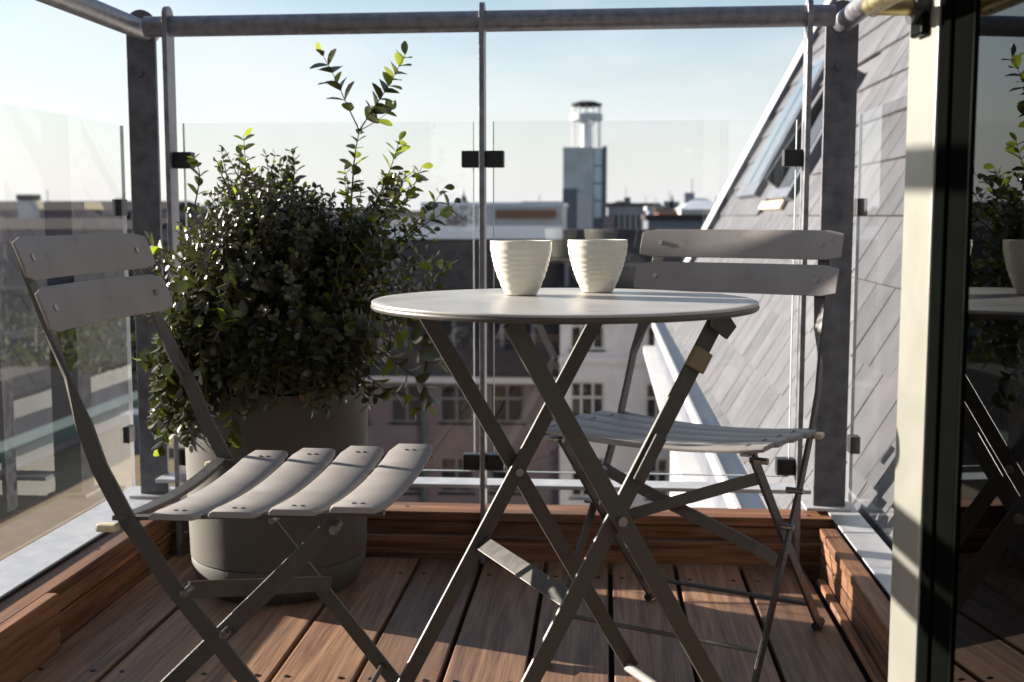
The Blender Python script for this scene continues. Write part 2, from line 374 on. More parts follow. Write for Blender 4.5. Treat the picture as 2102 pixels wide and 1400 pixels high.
# flat bar lying under the panels
MB().box(-1.12-RO.x, 0.50-RO.x, -0.012+0.035, 0.065+0.035, 0.172, 0.182).build('lower_bar', M['coping'], rail, bevel=0.0015)
def panel(x0, x1, y0, y1, z0, z1):
    p = MB().box(x0-RO.x, x1-RO.x, y0-RO.y, y1-RO.y, z0, z1).build('glass_panel', M['glass'] if x1-x0 > y1-y0 else M['sideglass'], rail)
    e = 0.0022; bx = []
    if x1-x0 > y1-y0:
        yc = (y0+y1)/2-RO.y
        bx = [(x0-RO.x-e, x0-RO.x-0.0003, yc-.0045, yc+.0045, z0, z1), (x1-RO.x+0.0003, x1-RO.x+e, yc-.0045, yc+.0045, z0, z1), (x0-RO.x, x1-RO.x, yc-.0045, yc+.0045, z0-e, z0-0.0003)]
    else:
        xc = (x0+x1)/2-RO.x
        bx = [(xc-.0045, xc+.0045, y1-RO.y+0.0003, y1-RO.y+e, z0, z1), (xc-.0045, xc+.0045, y0-RO.y-e, y0-RO.y-0.0003, z0, z1)]
    for q in bx: MB().box(*q).build('ground_edge', M['edge'], p)
panel(-1.012, -0.313, GY-0.005, GY+0.005, 0.222, 1.060)
panel(-0.263, 0.440, GY-0.005, GY+0.005, 0.222, 1.060)
for y0, y1 in ((-0.4, 1.00), (1.03, 3.11)):
    panel(-1.272, -1.262, y0, y1, 0.09, 1.074)
    panel(0.632, 0.642, y0, y1, 0.09, 1.092)
for X, s in ((-1.267, 1), (0.637, -1)):
    for z in (0.86, 0.26):
        xa, xb = sorted((X-s*0.012, X+s*0.014)); c = MB().box(xa-RO.x, xb-RO.x, 3.06-RO.y, 3.10-RO.y, z-0.022, z+0.022).build('clamp', M['black'], rail, bevel=0.002)
    MB().box(X-RO.x-0.009, X-RO.x+0.009, -0.5-RO.y, 3.12-RO.y, 0.07, 0.0885).build('bottom_channel', M['rubber'], rail)

# ================================================================== bistro chair
def make_chair():
    r = empty('folding_chair')
    P = M['paint']; PL = M['paint_shade']
    prof = [(-.342,.806),(-.325,.755),(-.301,.69),(-.273,.62),(-.245,.555),(-.225,.50),(-.19,.432),(-.125,.335),(-.05,.24),(.06,.10),(.130,.012)]
    for s in (-1, 1):
        pts, wd = [], []
        n = len(prof)
        for i, (x, z) in enumerate(prof):
            y = s * (0.178 + 0.022 * min(1, max(0, (0.66 - z) / 0.12)))
            pts.append((x, y, z))
            tw = min(1, max(0, (0.66 - z) / 0.10))      # 0 above: face forward, 1 below: face sideways
            a = tw * math.pi / 2
            wd.append((math.sin(a) * 0.85, math.cos(a) * s, math.sin(a) * 0.55))
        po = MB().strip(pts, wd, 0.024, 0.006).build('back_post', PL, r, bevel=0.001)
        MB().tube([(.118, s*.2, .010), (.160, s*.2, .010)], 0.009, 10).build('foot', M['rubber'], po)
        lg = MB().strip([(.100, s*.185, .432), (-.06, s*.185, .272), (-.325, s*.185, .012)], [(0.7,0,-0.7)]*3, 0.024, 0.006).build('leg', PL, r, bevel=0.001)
        MB().tube([(-.345, s*.185, .010), (-.305, s*.185, .010)], 0.009, 10).build('foot', M['rubber'], lg)
        for (x, z) in ((.100, .425), (-.054, .276), (-.107, .332)):
            MB().tube([(x, s*.180, z), (x, s*.212, z)], 0.006, 10).build('rivet', M['bolt'], r)
        MB().bar((-.20, s*.192, .4295), (.165, s*.192, .4455), (0, 1, 0), 0.014, 0.005).build('seat_rail', PL, r)
        MB().box(-.228, -.198, s*.207-.009, s*.207+.009, .414, .425).build('spacer', M['pad'], r, bevel=0.004)
    # back slats (bowed, rounded corners)
    for (xt, zt, xb, zb) in ((-.336,.808,-.314,.750), (-.307,.740,-.284,.680)):
        m = MB(); n = 14; hw = 0.215
        cen, secs = [], []
        d = Vector((xb-xt, 0, zb-zt)); 
        nrm = Vector((-d.z, 0, d.x)).normalized()
        if nrm.x < 0: nrm = -nrm
        for k in range(n + 1):
            u = -1 + 2*k/n; y = u*hw
            bow = 0.020 * (1 - u*u)
            e = abs(u); h = 0.5 if e < 0.95 else 0.5 - 0.10*((e-0.95)/0.05)
            c = Vector(((xt+xb)/2 - bow, y, (zt+zb)/2)) + nrm * 0.007
            cen.append(c)
            secs.append([d*h - nrm*.0016, d*h + nrm*.0016, d*(h*0.5) + nrm*.0034, -d*(h*0.5) + nrm*.0034, -d*h + nrm*.0016, -d*h - nrm*.0016])
        m.sweep(cen, secs)
        sl = m.build('back_slat', P, r, bevel=0.001); smooth_by_angle(sl, 50)
        for s in (-1, 1):
            u = 0.80; bow = 0.020*(1-u*u); c = Vector(((xt+xb)/2 - bow, s*u*hw, (zt+zb)/2)) + nrm*0.0105
            MB().tube([c - nrm*.003, c + nrm*.0022], 0.0052, 12).build('rivet', M['bolt'], sl)
    # seat slats, dished along their length
    for k in range(4):
        x0 = -.155 + k*0.0825; m = MB(); n = 14; hw = .222
        cen, secs = [], []
        zt = .433 + 0.016*(k/3)
        for j in range(n + 1):
            u = -1 + 2*j/n; y = u*hw
            z = zt + 0.013*u*u - 0.0065
            sl_ = 0.013*2*u/hw
            nn = Vector((0, -sl_, 1)).normalized()
            e = abs(u); w = .036 if e < .95 else .036 - .006*((e-.95)/.05)
            cen.append(Vector((x0 + .036, y, z)))
            ax = Vector((1, 0, 0))
            secs.append([-ax*w - nn*.004, -ax*w + nn*.001, -ax*(w-.005) + nn*.0042, ax*(w-.005) + nn*.0042, ax*w + nn*.001, ax*w - nn*.004])
        m.sweep(cen, secs)
        sl = m.build('seat_slat', P, r, bevel=0.0008); smooth_by_angle(sl, 50)
        for s in (-1, 1):
            for dx in (-.006, .006):
                u = .84
                MB().tube([(x0+.036+dx, s*u*hw, zt+.013*u*u-.0065+.003), (x0+.036+dx, s*u*hw, zt+.013*u*u-.0065+.0052)], .0032, 8).build('rivet', M['screw'], sl)
    # bowed rear bar carrying the seat
    pts = []
    for j in range(11):
        u = -1 + 2*j/10; pts.append((-.197, u*.205, .432 - .014*(1-u*u)))
    o = MB().strip(pts, [(1, 0, 0)]*11, 0.022, 0.007).build('rear_bar', PL, r, bevel=0.001)
    # diagonal braces, one for each pair
    MB().strip([(-.107,-.196,.332), (-.09,-.15,.32), (-.03,.15,.235), (-.012,.196,.222)], [(0,0,1)]*4, 0.024, 0.004).build('brace', PL, r)
    MB().strip([(.055,.182,.385), (.04,.14,.368), (-.09,-.14,.245), (-.105,-.182,.232)], [(0,0,1)]*4, 0.022, 0.004).build('brace', PL, r)
    # floor rods
    MB().tube([(.075,-.2,.082), (.075,.2,.082)], .0045, 10).build('stretcher', PL, r)
    MB().tube([(-.27,-.185,.066), (-.27,.185,.066)], .0045, 10).build('stretcher', PL, r)
    return r
ch = make_chair()
ch.location = (-.45, 1.75, 0); ch.rotation_euler = (0, 0, R(-1.5))
tag(ch, 'taupe metal folding chair at left, side-on in front of the planter', 'chair', 'folding bistro chairs')
c2 = copy_tree(ch); c2.location = (.132, 2.215, 0); c2.rotation_euler = (0, 0, R(180+64.0))
tag(c2, 'taupe metal folding chair behind the table, against the right corner post', 'chair', 'folding bistro chairs')

# ================================================================== bistro table
TC = Vector((-.063, 1.872, 0)); TA = R(28)
tb = empty('bistro_table', TC, TA); tag(tb, 'round taupe metal folding table with crossed flat legs', 'table')
ZT = 0.71; n = 72
prof = [(0, .0), (.10, .0), (.20, .0002), (.285, .0003), (.2955, .0), (.2975, -.0008), (.2982, -.0025), (.2978, -.0040), (.27, -.0042), (.0, -.0042)]
o = MB().lathe(prof, n).build('tabletop', M['tabletop'], tb, loc=(0, 0, ZT)); smooth_by_angle(o, 40)
o = MB().lathe([(.2950, -.0043), (.2972, -.0043), (.2988, -.006), (.2992, -.008), (.2988, -.0108), (.2970, -.0126), (.2940, -.0128), (.2930, -.009), (.2950, -.0043)], n).build('rim', M['paint_shade'], tb, loc=(0, 0, ZT)); smooth_by_angle(o, 40)  # same taupe as the top, its shade put into the colour
zt = ZT - .014
def leg(su, sv, v, top=.172, bot=.235):
    """su: side of the top along local x; v: local y"""
    a = Vector((su*top, v, zt)); c = Vector((-su*bot, v, .012)); d = (c-a)
    w = Vector((0, 1, 0)).cross(d.normalized())
    pts = [a + d*t for t in (0, .5, .97)] + [c]
    o = MB().strip(pts, [w]*len(pts), 0.027, 0.006).build('leg', M['paint_shade'], tb, bevel=0.001)
    return a, c
zc = zt * .235 / (.172 + .235)
A, Bv = .188, .176
for sv in (-1, 1):
    leg(-1, sv, sv*A); leg(1, sv, sv*Bv)
    xc = -.172 + (.172+.235) * (1 - zc/zt) 
    MB().tube([(xc, sv*(A+.009), zc), (xc, sv*(Bv-.008), zc)], .0075, 12).build('pivot_bolt', M['bolt'], tb)
# brackets under the top, crossbars
for su, v in ((-1, A), (1, Bv)):
    MB().bar((su*.172, -v-.01, zt+.004), (su*.172, v+.01, zt+.004), (1, 0, 0), .022, .006).build('top_rail', M['paint_shade'], tb)
def on_leg(su, z, v, top=.172, bot=.235):
    t = (zt - z)/zt; return Vector((su*top + (-su*bot - su*top)*t, v, z))
MB().bar(on_leg(1, .285, -Bv+.004), on_leg(1, .285, Bv-.004), (.75, 0, .66), .028, .005).build('crossbar', M['paint_shade'], tb, bevel=.001)
for su, v in ((-1, A), (1, Bv)):
    MB().tube([on_leg(su, .016, -v), on_leg(su, .016, v)], .0085, 12).build('foot_bar', M['paint'], tb)
# catch on the front leg
a = on_leg(1, .675, -Bv); c = on_leg(1, .55, -Bv)
MB().bar(on_leg(1, .643, -Bv-.006), on_leg(1, .615, -Bv-.006), Vector((.6,0,.8)), .033, .008).build('spring_clip', M['clip'], tb, bevel=.002)
MB().bar(on_leg(1, .52, -Bv-.007), on_leg(1, .455, -Bv-.007), Vector((.6,0,.8)), .020, .008).build('catch_plate', M['paint_shade'], tb, bevel=.002)
MB().prism([Vector((.150,-Bv-.008,zt+.006)), Vector((.172,-Bv-.008,zt+.006)), Vector((.192,-Bv-.008,zt-.02)), Vector((.176,-Bv-.008,zt-.038)), Vector((.150,-Bv-.008,zt-.02))], (0,-.006,0)).build('hinge_plate', M['paint_shade'], tb)

# ================================================================== cups
def cup(name, label, loc, rz, seed):
    rnd = random.Random(seed); H = .087; out = []
    n = 60
    for i in range(n + 1):
        t = i/n; z = .002 + (H-.002)*t
        r = .0265 + (.0505-.0265)*(1 - (1-t)**1.75)
        ph = t*8.6 + .35*math.sin(t*9+seed)
        rg = (1-abs(2*(ph % 1)-1))
        out.append((r + .00105*rg*(1 if .06 < t < .93 else .2), z))
    prof = [(0, .0018), (.020, .0018), (.0225, 0), (.0252, 0)] + out + [(.0500, H+.0012), (.0488, H+.0012)]
    inn = [(.0478 - (.0478-.021)*((i/20)**1.9), H - (H-.008)*(i/20)) for i in range(21)]
    o = MB().lathe(prof + inn + [(0, .007)], 64).build(name, M['ceramic'], None, smooth=True, loc=loc)
    o.rotation_euler = (0, 0, rz)
    return tag(o, label, 'cup', 'ribbed cups on the table')
cup('ceramic_cup', 'ribbed off-white ceramic cup on the table, nearer the glass railing post', (-.136, 1.962, ZT+.001), .3, 1)
cup('ceramic_cup', 'ribbed off-white ceramic cup on the table, nearer the second chair', (-.012, 2.044, ZT+.001), 1.9, 2.3)

# ================================================================== planter
PX, PY = -.738, 2.648
prof = [(0, .004), (.155, .004), (.160, .0), (.168, .006), (.186, .028), (.194, .05), (.1965, .075), (.1945, .079), (.1975, .083), (.201, .20), (.2055, .44), (.206, .455), (.2045, .462), (.196, .462), (.193, .455), (.190, .40)]
pot = MB().lathe(prof, 64).build('plant_pot', M['pot'], None, loc=(PX, PY, 0)); smooth_by_angle(pot, 35)
tag(pot, 'big round grey-brown clay pot standing in the left far corner of the deck', 'pot')
MB().lathe([(.1945, .425), (.12, .432), (0, .436)], 40).build('soil', M['soil'], pot)

# ================================================================== shrub
sh = empty('potted_shrub', (PX, PY, .43)); tag(sh, 'bushy dark green shrub with tall pale sprig growing from the clay pot', 'shrub')
SO = Vector((PX, PY, .43))
rnd = random.Random(11)
def leaf_mesh(name, mat):
    Lh, n = 1.0, 5
    ws = [0.04, .23, .31, .29, .10]; vs_, fs = [], []
    for i in range(n):
        t = i/(n-1); y = t; z = -.10*(t-.3)**2 + .02
        vs_ += [(-ws[i], y, z + ws[i]*.28), (0, y, z), (ws[i], y, z + ws[i]*.28)]
    for i in range(n-1):
        a = i*3; fs += [(a, a+1, a+4, a+3), (a+1, a+2, a+5, a+4)]
    m = MB(); m.add(vs_, fs); me = m.mesh(name, True); me.materials.append(mat); return me, vs_, fs
LM_d, LV, LF = leaf_mesh('leaf', M['leaf']); LM_y, _, _ = leaf_mesh('leaf_young', M['leafy'])
def rand_unit():
    while True:
        v = Vector((rnd.uniform(-1,1), rnd.uniform(-1,1), rnd.uniform(-1,1)))
        if .05 < v.length < 1: return v.normalized()
def leaf_matrix(p, d, size, nz_=None):
    y = d.normalized(); z = (nz_ if nz_ is not None else rand_unit())
    z = (z - y*z.dot(y))
    if z.length < .05: z = y.orthogonal()
    z.normalize(); x = y.cross(z)
    return Matrix(((x.x*size, y.x*size, z.x*size, p.x), (x.y*size, y.y*size, z.y*size, p.y), (x.z*size, y.z*size, z.z*size, p.z), (0,0,0,1)))
twigs = MB(); singles = []; mass = []           # (matrix, young, score)
def twig(pts, r0, step, lsize, young, single=False, start=0.25, droop=0.0, lscale_end=.6):
    pts = [Vector(p) for p in pts]
    # smooth by Catmull
    fine = []
    for i in range(len(pts)-1):
        p0 = pts[max(i-1,0)]; p1 = pts[i]; p2 = pts[i+1]; p3 = pts[min(i+2,len(pts)-1)]
        for k in range(4):
            t = k/4; fine.append(.5*((2*p1) + (p2-p0)*t + (2*p0-5*p1+4*p2-p3)*t*t + (3*p1-p0-3*p2+p3)*t**3))
    fine.append(pts[-1])
    nn = len(fine)
    twigs.tube([p-SO for p in fine], [r0*(1-.7*i/(nn-1)) for i in range(nn)], 5)
    tot = sum((fine[i+1]-fine[i]).length for i in range(nn-1)); s_at = tot*start; acc = 0; k = 0; phase = rnd.uniform(0, 6)
    for i in range(nn-1):
        seg = fine[i+1]-fine[i]; l = seg.length
        while acc + l >= s_at:
            f = (s_at-acc)/max(l,1e-6); p = fine[i]+seg*f; t = seg.normalized()
            side = t.orthogonal().normalized(); side = Matrix.Rotation(phase, 3, t) @ side
            tt = s_at/tot
            for sg in (-1, 1):
                d = (t*.55 + side*sg*.85 + rand_unit()*.28 + Vector((0,0,-.1)))
                nrm_ = (t*.9 - side*sg*.4 + rand_unit()*.5)
                sz = lsize*rnd.uniform(.75, 1.2)*(1 if tt < .8 else lscale_end+ (1-lscale_end)*(1-tt)/.2)
                (singles if single else mass).append((leaf_matrix(p, d, sz, nrm_), rnd.random() < young))
            phase += math.pi/2 + rnd.uniform(-.5,.5); s_at += step*rnd.uniform(.8,1.25)
        acc += l
    (singles if single else mass).append((leaf_matrix(fine[-1], (fine[-1]-fine[-2]) + rand_unit()*.01, lsize*.7), rnd.random() < young))
# dense body: twigs from the stem out to an uneven ellipsoid
BC = Vector((-.725, 2.64, .685))
def body_r(d):
    n_ = .10*math.sin(5*d.x+2*d.z+1) + .08*math.sin(7*d.z-4*d.y+.4) + .06*math.sin(11*d.x+9*d.y)
    return 1 + n_
for i in range(640):
    d = rand_unit()
    if d.z < -.72: d.z *= -.4; d.normalize()
    e = BC + Vector((d.x*.268, d.y*.225, d.z*.258))*body_r(d)*(rnd.uniform(.74, 1.02) if i % 9 else rnd.uniform(1.02, 1.2 if d.z < .5 else 1.07))
    if e.y > 2.83: e.y = 2.83
    if e.x < -1.02: e.x = -1.02
    base = Vector((PX + rnd.uniform(-.10,.12), PY + rnd.uniform(-.1,.06), rnd.uniform(.42,.50)))
    mid = base.lerp(BC, .6).lerp(e, .40) + rand_unit()*.03
    q = mid.lerp(e, .6) + rand_unit()*.02
    twig([base, mid, q, e], rnd.uniform(.0022,.003), .0135, rnd.uniform(.017,.027), .04 if d.z > .4 or d.x > .3 else .015, start=.45)
def pxt(x, y, Y): return at(x, y, Y)
# drooping skirt at left and front
for i in range(80):
    x = rnd.uniform(310, 440); y = rnd.uniform(720, 900) if x < 390 else rnd.uniform(740, 850); Y = rnd.uniform(2.42, 2.62)
    twig([(PX-.08, 2.6, .47), pxt(x+60, y-190, Y), pxt(x+15, y-80, Y-.02), pxt(x, y, Y-.02)], .0024, .018, .032, .05, start=.5)
for i in range(80):
    x = rnd.uniform(400, 750); y = rnd.uniform(760, 845); Y = rnd.uniform(2.38, 2.46)
    twig([(PX, 2.55, .47), pxt(x+10, y-110, Y+.06), pxt(x, y-40, Y), pxt(x+rnd.uniform(-12,12), y, Y-.01)], .0022, .018, .03, .05, start=.5)
# looser right shoulder
for i in range(90):
    x = rnd.uniform(700, 900); y = rnd.uniform(345, 700); Y = rnd.uniform(2.50, 2.75)
    if (x-740)/165 + abs(y-520)/300 > 1.25: continue
    twig([(PX+.08, 2.63, .50), pxt(680, 620, Y), pxt((x+700)/2+10, y+60, Y), pxt(x, y, Y)], .0022, .021, rnd.uniform(.020,.031), .25, start=.5)
# leaves told apart singly: sprigs
def sprig(path, Y, ls, step, young, r0=.0022, start=.2):
    twig([pxt(x, y, Y) for x, y in path], r0, step, ls, young, True, start)
sprig([(705,640),(712,520),(722,400),(728,320),(738,268)], 2.56, .034, .016, .35, .0034, .35)
sprig([(738,268),(712,215),(690,165),(662,112)], 2.56, .040, .020, .05, .0018, .25)
sprig([(738,268),(765,225),(795,180),(832,112)], 2.56, .040, .0165, .4, .0018, .15)
sprig([(738,268),(770,250),(805,225)], 2.57, .036, .022, .2, .0014, .5)
sprig([(515,400),(505,345),(500,278)], 2.52, .033, .022, .75, .0018, .35)
sprig([(770,420),(800,350),(820,288)], 2.55, .034, .019, .85, .0018, .3)
sprig([(790,470),(840,400),(866,342)], 2.55, .034, .019, .9, .0018, .25)
sprig([(800,520),(850,460),(885,425),(912,385)], 2.56, .033, .022, .5, .0018, .3)
sprig([(790,540),(860,470),(905,440),(938,415)], 2.58, .036, .024, .3, .0018, .3)
sprig([(800,560),(850,545),(905,540),(925,555)], 2.50, .030, .018, .9, .0018, .45)
sprig([(760,620),(830,640),(872,690),(880,705)], 2.46, .042, .024, .35, .002, .35)
sprig([(750,650),(830,690),(880,740),(905,745)], 2.45, .042, .026, .3, .002, .4)
sprig([(740,690),(820,750),(870,790),(885,830)], 2.46, .040, .024, .45, .002, .35)
sprig([(720,740),(790,800),(830,810),(850,840)], 2.48, .038, .026, .3, .002, .35)
sprig([(690,740),(740,785),(775,815)], 2.45, .034, .028, .0, .002, .5)
sprig([(470,780),(478,850),(480,895),(468,922)], 2.40, .038, .020, .55, .002, .4)
sprig([(440,700),(465,650),(478,640)], 2.38, .036, .018, .6, .002, .3)
sprig([(400,420),(410,360),(398,325)], 2.54, .032, .018, .2, .002, .2)
sprig([(600,400),(604,350),(600,310)], 2.55, .033, .02, .2, .002, .3)
sprig([(350,520),(320,505),(303,490)], 2.55, .032, .018, .7, .002, .3)
sprig([(350,700),(320,720),(292,742)], 2.46, .036, .02, .2, .002, .3)
sprig([(370,800),(350,860),(330,920)], 2.45, .034, .018, .1, .002, .2)
# fill up to 300 single leaves with those of the body that lie nearest the viewer
mass.sort(key=lambda q: (Vector((q[0][0][3], q[0][1][3], q[0][2][3]))-CPOS).length)
need = max(0, 298-len(singles)); singles = singles[:298] + mass[:need]; mass = mass[need:]
for mt, yg in singles[:298]:
    o = link('leaf', LM_y if yg else LM_d, None, sh); o.matrix_local = Matrix.Translation(-SO) @ mt
fol = [MB(), MB()]
for mt, yg in mass:
    fol[1 if yg else 0].add([(mt @ Vector(v)) - SO for v in LV], LF)
for m, k in zip(fol, ('leaf', 'leafy')):
    o = m.build('foliage', M[k], sh, smooth=True); o['kind'] = 'stuff'
twigs.build('branches', M['bark'], sh, smooth=True)['kind'] = 'stuff'
print('leaves', len(singles), len(mass))

# ================================================================== open door at right
DP = Vector((.3426, 1.427, 0)); DD = Vector((.1045, -.9945, 0)); DN = Vector((-.9945, -.1045, 0))
dr = empty('balcony_door', DP); tag(dr, 'open cream and black balcony door with dark glass at the right edge', 'door')
def slab(s0, s1, z0, z1, d0, d1):
    """s along the door from its free edge, d outwards from the face"""
    m = MB(); q = [DD*s0+DN*d0, DD*s1+DN*d0, DD*s1+DN*d1, DD*s0+DN*d1]
    m.add([p+Vector((0,0,z0)) for p in q]+[p+Vector((0,0,z1)) for p in q], [(0,1,2,3),(7,6,5,4),(4,5,1,0),(5,6,2,1),(6,7,3,2),(7,4,0,3)]); return m
slab(0, .088, .02, 2.15, -.055, 0).build('stile', M['cream'], dr, bevel=.003)
slab(.0882, .176, .02, 2.15, -.062, -.0015).build('glazing_frame', M['matteblack'], dr, bevel=.003)
slab(.112, .130, .05, 2.13, -.0014, .003).build('gasket', M['matteblack'], dr, bevel=.002)
slab(.1762, .80, .14, 2.05, -.012, -.0045).build('pane', M['doorglass'], dr)
slab(.1762, .80, .02, .14, -.062, -.012).build('bottom_rail', M['doordark'], dr, bevel=.003)
slab(.1762, .80, 2.05, 2.15, -.062, -.012).build('top_rail', M['doordark'], dr, bevel=.003)
slab(.80, .90, .02, 2.15, -.062, 0).build('stile', M['cream'], dr, bevel=.003)
slab(.1765, .180, .14, 2.05, -.0044, -.002).build('glazing_bead', M['doordark'], dr)
hd = slab(.030, .066, 1.035, 1.20, .0005, .010).build('handle_plate', M['doordark'], dr, bevel=.003)
hp = DD*.048 + Vector((0,0,1.068))
o = MB().tube([hp+DN*.0, hp+DN*.016], .020, 20).build('rosette', M['black'], hd); smooth_by_angle(o)
o = MB().tube([hp+DN*.012, hp+DN*.060], .0105, 18).build('handle_neck', M['brass'], hd); smooth_by_angle(o)
o = MB().tube([hp+DN*.052-DD*.012, hp+DN*.060, hp+DN*.060+DD*.10, hp+DN*.056+DD*.125], .0105, 18).build('handle_lever', M['brass'], hd); smooth_by_angle(o)

# ================================================================== house wall behind the camera (the balcony's own house, darkened and raised to hold back light)
M['dimwall'] = paint('house_dim_wall', (0.035, 0.035, 0.04), 0.7, 0, 0.15, 3, 0.2, 60)  # dark tone chosen to cut bounce light from behind the camera
hs = empty('house_wall', (0, -.56, 0)); tag(hs, 'unseen house wall with the doorway behind the viewer, darkened to hold back light', 'wall')
MB().box(-7, -.95, -.3, 0, -3, 5.5).build('wall', M['dimwall'], hs)
MB().box(.95, 7, -.3, 0, -3, 5.5).build('wall', M['dimwall'], hs)
MB().box(-.95, .95, -.3, 0, 2.3, 5.5).build('lintel', M['dimwall'], hs)
MB().box(-.95, .95, -3.3, -3.25, -.1, 2.3).build('room_back', M['doordark'], hs)
MB().box(-.95, .95, -3.3, 0, -.2, -.1).build('room_floor', M['deck'], hs)

# ================================================================== slate roof at right
tip = at(1367, 651, 11.0); hi = at(1640, 150, 11.0)
sl = (hi - tip).normalized(); RN = Vector((-sl.z, 0, sl.x))
YE, Y0, SH = 11.0, -1.0, 4.3
rf = empty('slate_roof', (tip.x, 0, tip.z)); tag(rf, 'steep pale grey slate roof rising at right, beyond the right glass', 'roof')
def rp_(Y, s, h=0): return Vector((0, Y, 0)) + sl*s + RN*h
m = MB(); m.prism([rp_(Y0,-.02,-.012), rp_(YE,-.02,-.012), rp_(YE,SH,-.012), rp_(Y0,SH,-.012)], RN*-.25)
M['felt'] = paint('roof_felt', (0.10, 0.10, 0.11), 0.9)
m.build('roof_deck', M['felt'], rf)
m_, t_, b_ = node_mat('grey_slate'); N_ = t_.nodes.new
tcx = N_('ShaderNodeTexCoord'); oi = N_('ShaderNodeObjectInfo'); gi = N_('ShaderNodeNewGeometry')
nx = N_('ShaderNodeTexNoise'); nx.inputs['Scale'].default_value = 6; nx.inputs['Detail'].default_value = 8
ox = N_('ShaderNodeVectorMath'); ox.operation = 'SCALE'; ox.inputs[0].default_value = (31, 17, 9); t_.links.new(oi.outputs['Random'], ox.inputs['Scale'])
ax = N_('ShaderNodeVectorMath'); t_.links.new(tcx.outputs['Object'], ax.inputs[0]); t_.links.new(ox.outputs[0], ax.inputs[1]); t_.links.new(ax.outputs[0], nx.inputs['Vector'])
s1 = N_('ShaderNodeMath'); s1.operation = 'ADD'; t_.links.new(oi.outputs['Random'], s1.inputs[0]); t_.links.new(gi.outputs['Random Per Island'], s1.inputs[1])
s2 = N_('ShaderNodeMath'); s2.operation = 'FRACT'; t_.links.new(s1.outputs[0], s2.inputs[0])
s3 = N_('ShaderNodeMath'); s3.operation = 'MULTIPLY_ADD'; s3.inputs[1].default_value = .25; t_.links.new(s2.outputs[0], s3.inputs[0]); t_.links.new(nx.outputs['Fac'], s3.inputs[2])
rx = N_('ShaderNodeValToRGB'); rx.color_ramp.elements[0].position = .35; rx.color_ramp.elements[1].position = 1.0
rx.color_ramp.elements[0].color = (.068,.069,.077,1); rx.color_ramp.elements[1].color = (.130,.131,.142,1)
t_.links.new(s3.outputs[0], rx.inputs['Fac']); t_.links.new(rx.outputs['Color'], b_.inputs['Base Color'])
b_.inputs['Roughness'].default_value = .62; b_.inputs['Specular IOR Level'].default_value = .35
M['slate'] = m_
SW, SHH = .26, .255
slates = []
for r_ in range(-1, 17):
    s0 = r_*SHH + .555 - 2*SHH - .03
    if s0 < -.03: s0c = -.03
    else: s0c = s0
    s1_ = s0 + SHH + .02
    if s1_ <= 0.02 or s1_ > SH + .05: continue
    k = 0; yy = 3.90 - SW*20 + (SW/2 if r_ % 2 else 0)
    while yy < YE - .02:
        ya, yb = max(yy, Y0), min(yy+SW, YE-.005)
        if yb - ya > .03 and not (6.9 < (ya+yb)/2 < 8.2 and .98 < (s0c+s1_)/2 < 2.0) and not (8.8 < (ya+yb)/2 < 9.9 and 1.2 < (s0c+s1_)/2 < 2.3):
            slates.append((ya+.0045, yb-.0045, s0c, s1_))
        yy += SW
slates.sort(key=lambda q: (q[0] < 2.35, (Vector((tip.x,0,tip.z)) + rp_((q[0]+q[1])/2, q[2]) - CPOS).length))
def slate_geo(q, mb, org):
    ya, yb, s0_, s1_ = q; j = rnd.uniform(-.001, .002)
    a = [rp_(ya,s0_,.017+j), rp_(yb,s0_,.017+j), rp_(yb,s1_,.0005), rp_(ya,s1_,.0005)]
    c = [rp_(ya,s0_,.0025+j), rp_(yb,s0_,.0025+j), rp_(yb,s1_,-.006), rp_(ya,s1_,-.006)]
    mb.add([p-org for p in c+a], [(0,3,2,1),(4,5,6,7),(0,1,5,4),(1,2,6,5),(2,3,7,6),(3,0,4,7)])
for q in slates[:290]:
    org = rp_((q[0]+q[1])/2, (q[2]+q[3])/2); mb = MB(); slate_geo(q, mb, org)
    mb.build('slate', M['slate'], rf, loc=org)
mb = MB()
for q in slates[290:]: slate_geo(q, mb, Vector((0,0,0)))
mb.build('more_slates', M['slate'], rf)['kind'] = 'stuff'
M['white'] = paint('white_trim', (0.5760, 0.5760, 0.5760), 0.55, 0, 0.06, 4)
M['lead'] = paint('lead_flashing', (0.13, 0.14, 0.17), 0.5, 0.3, 0.15, 5)
MB().prism([rp_(YE+.002,-.03,-.26), rp_(YE+.002,SH,-.26), rp_(YE+.002,SH,.06), rp_(YE+.002,-.03,.06)], (0,.5,0)).build('verge_board', M['white'], rf)
MB().prism([rp_(YE-.03,-.03,.012), rp_(YE,-.03,.012), rp_(YE,SH,.012), rp_(YE-.03,SH,.012)], RN*.05).build('verge_shade_strip', M['lead'], rf)  # dark strip paints the shaded front of the white verge upstand
# gutter and cornice along the eaves
MB().prism([Vector((-.02,Y0,-.03)), Vector((-.10,Y0,-.045)), Vector((-.12,Y0,-.005)), Vector((-.135,Y0,-.005)), Vector((-.12,Y0,-.10)), Vector((-.02,Y0,-.10))], (0,YE-Y0,0)).build('gutter', M['white'], rf)
MB().prism([Vector((.0,Y0,-.105)), Vector((-.10,Y0,-.105)), Vector((-.10,Y0,-.26)), Vector((.0,Y0,-.26))], (0,YE-Y0,0)).build('shade_fascia', M['lead'], rf)  # dark colour stands in for the shadow side under the gutter
MB().prism([Vector((.05,Y0,-.265)), Vector((-.20,Y0,-.265)), Vector((-.20,Y0,-.32)), Vector((.05,Y0,-.32))], (0,YE-Y0,0)).build('cornice', M['white'], rf)
M['wing'] = paint('pale_render', (0.5440, 0.5200, 0.4800), 0.85, 0, 0.05, 2)
MB().box(.06, 3.6, Y0, YE, -18.8-tip.z, -.33).build('wall', M['wing'], rf)
